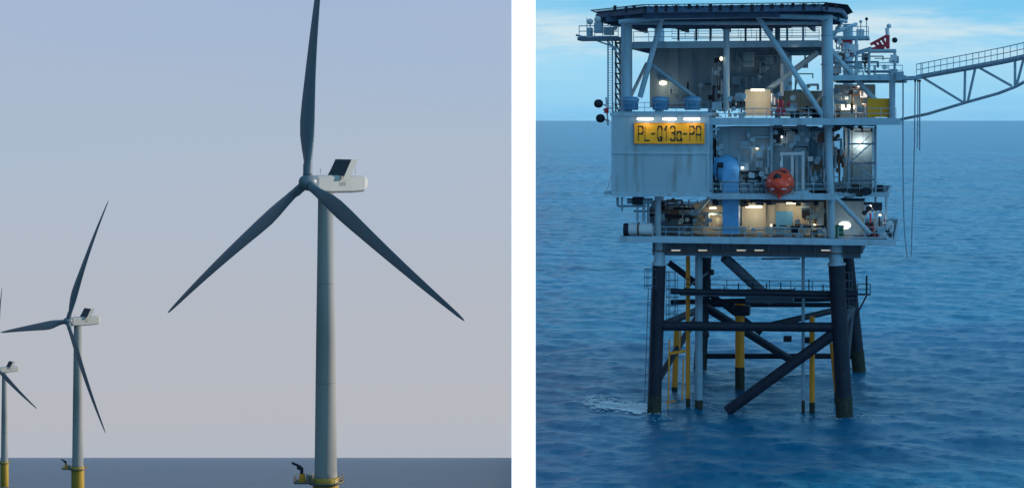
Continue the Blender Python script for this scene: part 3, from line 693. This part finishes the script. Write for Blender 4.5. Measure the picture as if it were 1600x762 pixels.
MB().box(cx+.05,cx+.75,cv+.2,cv+.32,cz+1.2,cz+1.42).build('window','glass',LB)
MB().box(cx-.75,cx+.85,cv-1.22,cv-1.12,cz-.5,cz-.38).build('grab_line','white',LB)
MB().tube((cx,cv+.2,cz-1.5),(cx,cv+.2,cz-1.1),.2,8).build('keel_fitting','orange',LB)
# davit
DV = thing('lifeboat_davit','white steel davit frame and cradle around the orange lifeboat','davit',PP(1250,304,-1))
r = MB()
for a, b in (((1238,303,.5),(1238,240,.5)),((1255,303,.5),(1255,236,.5)),((1220,240,.3),(1257,240,.3)),((1221,240,.3),(1221,262,-1)),((1245,303,1.6),(1245,240,1.6)),((1196,303,-1.6),(1268,303,-1.6)),((1198,300,.8),(1198,262,.8))): r.bar(PP(*a),PP(*b),.28,.3)
r.build('frame','white',DV); r = MB(); r.bar(PP(1240,302,-1.8),PP(1264,300,-1.8),.5,.4); r.build('step','steel',DV)
MB().pt((1219,244,-.4),(1219,268,-.8),.05,5).build('fall_wire','navy',DV)
# ================================================================== helideck
HD = thing('helideck','dark eight-sided helicopter deck forming the roof of the platform','helideck',PP(1130,46,10))
zh = ZY(9,1130,-4); ul, ur, uc = UX(942,8), UX(1320,8), UX(1130,8)
va, vb = -4.5, 21.5; rw = (ur-ul)/2; k_ = .46
um = (ul+ur)/2
oct_ = [(um-rw*k_*1.1,va),(um+rw*.86,va),(ur,va+4.5),(ur,vb-8),(um+rw*k_,vb),(um-rw*k_,vb),(ul,vb-8),(ul,va+8.5)]
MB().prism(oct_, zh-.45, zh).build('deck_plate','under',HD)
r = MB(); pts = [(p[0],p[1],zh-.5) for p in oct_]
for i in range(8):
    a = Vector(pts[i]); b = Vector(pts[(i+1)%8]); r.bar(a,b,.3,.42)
r.build('rim_beam','under',HD)
r = MB(); cen = Vector((um,8,zh))
for i in range(8):
    a = Vector(pts[i]); b = Vector(pts[(i+1)%8]); oa = a+(a-cen).normalized()*.7; ob = b+(b-cen).normalized()*.7; oa.z = ob.z = zh+.12
    r.tube(oa,ob,.05,5); n_ = 30
    for j in range(n_+1): r.tube(a.lerp(b,j/n_)+Vector((0,0,.3)), oa.lerp(ob,j/n_), .035, 4)
r.build('safety_net','navy',HD)
r = MB()
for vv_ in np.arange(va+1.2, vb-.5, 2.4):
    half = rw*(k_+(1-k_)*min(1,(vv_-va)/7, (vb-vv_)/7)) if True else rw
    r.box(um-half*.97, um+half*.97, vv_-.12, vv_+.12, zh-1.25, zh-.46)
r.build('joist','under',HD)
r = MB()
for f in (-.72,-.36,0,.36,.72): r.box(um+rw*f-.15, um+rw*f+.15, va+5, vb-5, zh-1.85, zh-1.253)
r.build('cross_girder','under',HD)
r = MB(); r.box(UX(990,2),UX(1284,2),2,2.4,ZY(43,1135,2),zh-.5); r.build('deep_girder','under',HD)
# front support truss
r = MB(); r.pp([(968,35,-1.5),(1040,27,-3)],.28,10); r.pp([(1040,27,-3),(1180,24,-3),(1294,28,-1.5)],.28,10); r.pp([(980,36,.6),(1292,36,.6)],.22,10); r.build('support_beam','steel',HD)
r = MB()
for (a,b) in (((1290,24,0),(1322,34,8)),((979,36,.6),(944,22,6)),((1300,60,4),(1318,30,10)),((1338,38,8),(1300,52,4))): r.pt(a,b,.2,10)
r.build('outrigger','steel',HD)
r = MB()
for px in (1060,1088,1110,1165,1188,1230,1255): r.pt((px,40,20),(px,64,20),.13,8)
r.build('post','steel_b',HD)
r = MB()
for i in range(22):
    px = 960+i*16.5+random.uniform(-3,3); r.box(UX(px,-4.6)-.16,UX(px,-4.6)+.16,-4.7,-4.55,zh-.3-random.random()*.4,zh+.02+random.random()*.1)
r.build('perimeter_fitting','navy',HD)
# ================================================================== left cantilever station
t = thing('cantilever_platform','small railed ledge with white signal gear sticking out left under the helideck','platform',PP(935,62,2))
r = MB(); r.pb(902,58,968,63,1,4); z=ZY(58,930,1); r.build('floor','girder',t)
r = MB(); r.rail(PP(905,58,1),PP(966,58,1),1.2,.8,.045); r.rail(PP(905,58,4),PP(966,58,4),1.2,.8,.045); r.pt((900,55,1.5),(925,62,1.5),.12,6); r.build('railing','steel_b',t)
r = MB(); r.pt((948,63,1.5),(972,92,1.5),.11,6); r.pt((930,63,1.5),(972,78,1.5),.09,6); r.build('bracket','steel',t)
for (px,py,w,h_) in ((934,42,12,13),(920,48,7,9),(950,47,14,9)):
    MB().pb(px-w/2,py-h_/2,px+w/2,py+h_/2+3,1.8,3).build('signal_box','steel',t)
r = MB(); r.ball(PP(922,34,2),.34,12,8); r.ball(PP(934,31,2),.4,12,8); r.ball(PP(961,44,2),.26,10,6); r.pt((922,34,2),(922,46,2),.06,5); r.pt((917,28,2),(917,58,2),.05,5); r.build('signal_light','white',t)
t = thing('foghorn','pair of dark drum horns at the upper left corner of the box room','foghorn',PP(945,190,0))
r = MB()
for (px,py) in ((935,162),(938,185)):
    c = PP(px,py,0); MB().lathe([(.01,-.5),(.38,-.5),(.46,-.2),(.46,.4),(.3,.6),(.01,.6)],c=c,axis='y',n=20).build('horn','navy',t)
    r.pt((px,py,.2),(952,py+4,.3),.09,6)
r.pt((947,152,.2),(950,196,.2),.1,6); r.pt((942,172,.2),(958,168,.2),.08,6); r.build('bracket','white',t); MB().pb(944,169,950,177,-.3,.2).build('control_box','red',t)
# left stair / ladder tower at x~955-965
t = thing('ladder_tower','narrow white ladder tower left of the left column','ladder',PP(956,176,2))
r = MB()
for px in (950,957): r.pt((px,64,2),(px,176,2),.09,6)
for px in (962,969): r.pt((px,64,3.4),(px,176,3.4),.12,6)
for i in range(28): y = 66+i*4; r.pt((950,y,2),(957,y,2),.04,4)
r.build('ladder','steel',t)
r = MB()
for i in range(7): y = 66+i*16; r.pb(960,y,970,y+2,2.6,4.4); r.pt((961,y,3),(969,y+16,3),.1,5)
r.build('stair_flight','rusty',t)
# ================================================================== vessel bottom left and other plant
t = thing('pressure_vessel','white horizontal tank with round end at the left end of the lowest deck','tank',PP(992,370,-1.5))
c = PP(988,358,-1.2); MB().lathe([(.01,-1.0),(.35,-.92),(.62,-.6),(.68,-.2),(.68,2.2)],c=(c[0],c[1],c[2]),axis='x',n=20).build('shell','white',t)
MB().pt((975,359,-1.2),(983,359,-1.2),.72,20).build('end_band','navy',t)
MB().lathe([(.7,.6),(.74,.6),(.74,.8),(.7,.8)],c=c,axis='x',n=20).build('strap','rusty',t)
MB().pb(984,366,1002,373,-1.6,-.8).build('saddle','girder',t)
t = thing('drain_manifold','frame of dark pipes hanging under the left end of the signboard box','pipework',PP(985,372,0))
r = MB()
for (a,b,rr) in (((965,308,-1),(965,322,-1),.14),((972,308,-1),(972,330,-1),.1),((965,322,-1),(1010,322,-1),.12),((996,312,-1),(996,346,-1),.12),((1006,312,-1),(1006,346,-1),.16),((980,314,-1),(1020,314,-1),.3),((990,330,1),(1016,330,1),.1),((1013,310,0),(1013,370,0),.14)): r.pt(a,b,rr,8)
r.build('pipe','steel_b',t); MB().pb(988,308,1004,320,-1.6,-.4).build('junction_box','navy',t)
def clutter(label, x0, y0, x1, y1, v0, v1, n, mats, seed, cat='pipework'):
    rr = random.Random(seed); t = thing('pipework', label, cat, PP((x0+x1)/2,y1,v0))
    for m in mats:
        r = MB()
        for i in range(n):
            v = rr.uniform(v0,v1); x = rr.uniform(x0,x1); y = rr.uniform(y0,y1); w = rr.uniform(.2,.6)*(x1-x0); h = rr.uniform(.2,.6)*(y1-y0); rad = rr.choice((.05,.07,.1,.14))
            c = rr.random(); xa, xb = max(x0,x-w/2), min(x1,x+w/2); ya, yb = max(y0,y-h/2), min(y1,y+h/2)
            if c < .35: r.pp([(xa,y,v),(xb,y,v),(xb,yb,v)],rad,7)
            elif c < .7: r.pp([(x,ya,v),(x,yb,v)],rad,7)
            else:
                p = PP(x,y,v); q = rr.uniform(.2,.5); r.box(p[0]-q,p[0]+q,v-.3,v+.3,p[2]-q,p[2]+q*.8)
        r.build('pipe', m, t)
        v_ = MB()
        for i in range(max(2,n//4)):
            p = PP(rr.uniform(x0,x1),rr.uniform(y0,y1),v0-.1); v_.tube((p[0],p[1]-.1,p[2]),(p[0],p[1]+.1,p[2]),rr.uniform(.15,.3),10)
        v_.build('hand_wheel', mats[0], t)
    return t
clutter('tangle of grey and white pipes left of the blue duct',1112,204,1128,298,-.5,4,9,('steel_b','navy','white'),1)
clutter('dark pipework between the lifeboat davit and the right column',1262,206,1288,298,1,4,9,('steel_b','rusty','white'),2)
clutter('small pipes and gear in front of the dark upper room, beside the middle column',1112,84,1132,168,5,8,8,('steel_b','navy'),3)
clutter('grey pipes in front of the large upper room, left part',1040,128,1118,166,8,12,7,('steel_b','navy'),4)
clutter('red and white valves on the upper deck between cabinet and right column',1205,146,1240,182,2,5,5,('white','red','steel_b'),5)
clutter('low dark machinery on the upper deck edge left of the right column',1240,166,1284,182,1,5,7,('navy','steel_b','white'),6)
clutter('pipework under the signboard box on the lowest deck',1012,312,1128,346,1,4,9,('steel_b','navy','rusty'),7)
clutter('cluttered gear on the top right deck beside the red crane',1304,86,1400,118,2,8,9,('white','rusty','steel_b'),8)
clutter('pipes and gear behind the right column on the upper deck',1304,136,1352,184,3,8,8,('steel_b','white','rusty'),9)
clutter('vertical brown and blue pipes right of the right column, middle deck',1304,204,1322,298,3,7,9,('rusty','steel'),10)
clutter('heap of dark drums and red gear at the right end of the lowest deck',1350,316,1388,371,2,5,9,('navy','white','red'),11)
clutter('dark machine on the right middle deck beneath the stair tower',1316,292,1378,303,1,3,9,('navy','black'),12)
clutter('gear at the foot of the lit rooms on the lowest deck',1160,350,1290,371,1,3.5,8,('steel_b','beige','navy'),13)
clutter('small white fittings under the roof beam right of the right column',1304,62,1336,92,2,7,6,('white','red','steel_b'),14)
t = thing('green_crate','small green crate on the lowest deck right of the right column','crate',PP(1311,371,3)); MB().pb(1303,354,1318,371,3,4).build('body','green',t); MB().pb(1302,352,1319,355,2.9,4.1).build('lid','green',t)
t = thing('storage_drum','dark drum standing at the far right end of the lowest deck','drum',PP(1387,386,1)); 
c = PP(1387,384,0); MB().lathe([(.01,0),(.42,0),(.46,.3),(.42,.9),(.46,1.3),(.3,1.6),(.01,1.6)],c=c,n=14).build('drum','navy',t); MB().lathe([(.47,.55),(.47,.7),(.4,.7)],c=c,n=14).build('band','rusty',t)
clutter('pale pipes and cabinets on the grey wall above the blue duct',1150,202,1204,262,-.3,.6,8,('steel','steel_b'),21)
clutter('small boxes and lines high on the wall above the lifeboat davit',1208,200,1262,236,1,2,7,('steel','navy','steel_b'),22)
clutter('pale cable runs along the foot of the middle deck wall',1158,268,1204,302,-.6,.6,8,('steel','steel_b','navy'),23)
clutter('pale pipes along the large upper room, right part',1140,84,1214,140,9,10.6,8,('steel_b','wallm'),24)
clutter('gear on the upper deck floor before the large grey room',1112,150,1164,183,1.5,6,7,('steel','navy','steel_b'),25)
clutter('pipes in front of the beige rooms left of the blue duct',1060,330,1128,371,1,3.5,8,('beige','steel_b'),26)
clutter('pale pipes between the blue door and the right column, lowest deck',1242,325,1288,371,1,3.8,8,('beige','steel_b','rusty'),27)
clutter('white gear hanging off the far right deck edge',1376,340,1395,384,-1,1.5,6,('white','steel_b'),28)
clutter('piping under the middle deck over the lit rooms',1112,305,1290,318,0,3.5,9,('navy','steel_b','rusty'),29)
clutter('pipes hanging beside the right column under the upper deck',1300,192,1368,206,1,6,6,('navy','rusty'),30)
clutter('pale mesh and pipes behind the cross braces on the upper deck',1222,84,1278,142,10,16,5,('steel','steel_b'),31)
for px, py, v, lb in ((1183,232,.4,'small white light beside the black cabinet above the duct'),(1160,262,-.4,'small white light low on the middle deck wall'),(1221,214,1.8,'small warm light high above the lifeboat'),(1242,72,3.4,'small light under the roof beam'),(1360,322,2.6,'small warm light on the right end gear of the lowest deck'),(1375,336,1.8,'small cool light at the outer right end of the lowest deck')):
    lamp(lb,px,py,v,4,16,py%4==0,h=3,dv=-.6,dz=-.3)
# red valve stack on upper deck
t = thing('red_valve','red valve with white pipe on the upper deck in the middle','valve',PP(1220,181,1))
MB().pt((1220,155,1),(1220,181,1),.28,12).pb(1213,168,1227,176,.6,1.4).build('body','red',t); MB().pt((1222,100,6),(1222,150,6),.2,10).pt((1204,172,1),(1244,172,1),.2,10).build('pipe','white',t)
# stair tower right
t = thing('stair_tower','open steel stair tower right of the right column between the decks','stair tower',PP(1345,300,3))
r = MB()
for px in (1326,1368):
    for v in (2.5,6): r.pt((px,196,v),(px,372 if px==1368 else 300,v),.12,8)
for y in (196,225,256,280): r.pt((1326,y,2.5),(1368,y,2.5),.08,6); r.pt((1368,y,2.5),(1368,y,6),.08,6)
r.build('frame','steel_b',t)
r = MB()
for i,(y0,y1) in enumerate(((222,252),(252,276),(276,300))):
    a,b = (1330,1364) if i%2 else (1364,1330); r.bar(PP(a,y0,3.5),PP(b,y1,3.5),.9,.12); r.pt((a,y0-14,3),(b,y1-14,3),.04,5)
r.build('stair_flight','steel',t)
r = MB()
for y in (224,254,280): r.pb(1327,y,1367,y+1.5,2.6,6)
r.build('landing','grating',t)
# crane on top right
t = thing('pedestal_crane','small red crane on a frame at the top right deck','crane',PP(1375,118,4))
r = MB(); 
for px in (1358,1398): r.pt((px,80,4),(px,119,4),.14,8); r.pt((px,80,7),(px,119,7),.14,8)
r.pb(1356,77,1400,81,3.6,7.4); r.build('frame','steel',t)
r = MB(); r.pb(1370,70,1382,77,4.2,5.6); r.pb(1384,55,1390,76,4,5)
for a, b in (((1360,70),(1386,56)),((1362,77),(1389,70)),((1366,67),(1372,74)),((1372,64),(1378,72)),((1378,60),(1384,71))): r.bar(PP(*a,4),PP(*b,4),.25,.3)
r.build('machine_body','red',t)
r = MB(); r.bar(PP(1296,96,4),PP(1362,76,4),.3,.45); r.build('boom','steel_b',t)
r = MB(); r.pt((1386,44,4.5),(1387,56,4.5),.2,8); r.ball(PP(1389,41,4.5),.26,10,6); r.build('mast_head','white',t)
MB().ball(PP(1398,63,4.5),.3,10,6).build('counterweight','navy',t)
for (px,y0,lb) in ((1354,30,'thin aerial with a dark tip standing left of the red crane'),(1345,34,'thin aerial nearer the helideck, left of its neighbour')):
    t = thing('antenna',lb,'aerial',PP(px,62,5)); MB().pt((px,y0,5),(px,64,5),.06,6).build('rod','white',t); MB().ball(PP(px,y0,5),.18,8,6).build('tip','navy' if px==1354 else 'white',t)
t = thing('upper_ledge','small railed ledge with white lockers right of the helideck','platform',PP(1340,66,5)); MB().pb(1302,58,1358,62,4,7).build('floor','steel_b',t)
r = MB().rail(PP(1306,58,4),PP(1357,58,4),1.1,.9,.04); r.build('railing','steel',t); MB().pb(1338,46,1350,57,5,6).build('locker','white',t)
# ================================================================== gangway bridge
G = thing('gangway_bridge','long pale steel truss footbridge rising from the platform out of the picture right','bridge',PP(1410,122,0))
def BP(px, py, side=0):
    d = 204-(px-1410)/190*18+side*3.0; return w2l((px-800)/F*d, d, H+(188-py)/F*d)
for sd_ in (0, 1):
    top = [(1400,124),(1432,122),(1470,115),(1520,106),(1568,97),(1600,90),(1700,69)]
    bot = [(1406,187),(1450,178),(1510,160),(1560,146),(1586,136),(1612,122),(1700,104)]
    c = MB(); c.path([Vector(BP(*p,sd_)) for p in top], .22, 8); c.build('top_chord','steel_b',G)
    c = MB(); c.path([Vector(BP(*p,sd_)) for p in bot], .16, 8); c.build('bottom_chord','steel',G)
    c = MB()
    for a, b in (((1441,121),(1505,160)),((1508,110),(1507,159)),((1524,106),(1512,160)),((1530,106),(1580,134)),((1586,94),(1586,136)),((1600,90),(1588,135)),((1610,88),(1660,112)),((1664,76),(1664,111)),((1672,76),(1698,100)),((1699,69),(1699,104))):
        c.tube(BP(*a,sd_), BP(*b,sd_), .13, 8)
    c.build('web_member','steel',G)
    c = MB()
    for (a, b) in zip(top[1:], top[2:]): c.rail(Vector(BP(*a,sd_))+Vector((0,0,.2)), Vector(BP(*b,sd_))+Vector((0,0,.2)), 1.25, .95, .035)
    c.build('railing','steel',G)
c = MB()
for (a, b) in zip(top, top[1:]):
    q = [Vector(BP(*a,0)),Vector(BP(*b,0)),Vector(BP(*b,1)),Vector(BP(*a,1))]; up = Vector((0,0,.12)); c.quad([x+up for x in q]); c.quad([x-up for x in reversed(q)])
c.build('walkway','girder',G)
c = MB(); c.bar(PP(1400,123,0),PP(1440,121,0),1.2,.35); c.pb(1400,112,1412,124,0,2); c.build('hinge','steel_b',G)
MB().pt((1439,98,0),(1439,120,0),.05,5).build('pole','steel',G)
# hanging hoses
def hose(label, pts, r, v=0):
    t = thing('hanging_hose', label, 'hose', PP(*pts[-1], v), 'dark hoses hanging from the end of the footbridge'); MB().pp([(x,y,v) for x,y in pts], r, 8).build('hose','steel_b',t); MB().pt((*pts[0],v),(pts[0][0],pts[0][1]-3,v),r*1.7,8).build('coupling','navy',t)
hose('leftmost long hose hanging from the footbridge end, swinging slightly right at its foot',[(1411,126),(1411,250),(1412,330),(1414,370),(1418,405)],.075)
hose('long hose hanging right of the leftmost hose, curling back at its foot',[(1430,128),(1429,220),(1427,300),(1425,360),(1424,400)],.07,.4)
hose('shortest hose hanging from the footbridge end, beside a mooring pole',[(1437,128),(1437,200),(1437,235)],.08,1)
hose('doubled hose that hangs just behind the shortest one and reaches lower',[(1434,128),(1434,180),(1433,232)],.05,1.6)
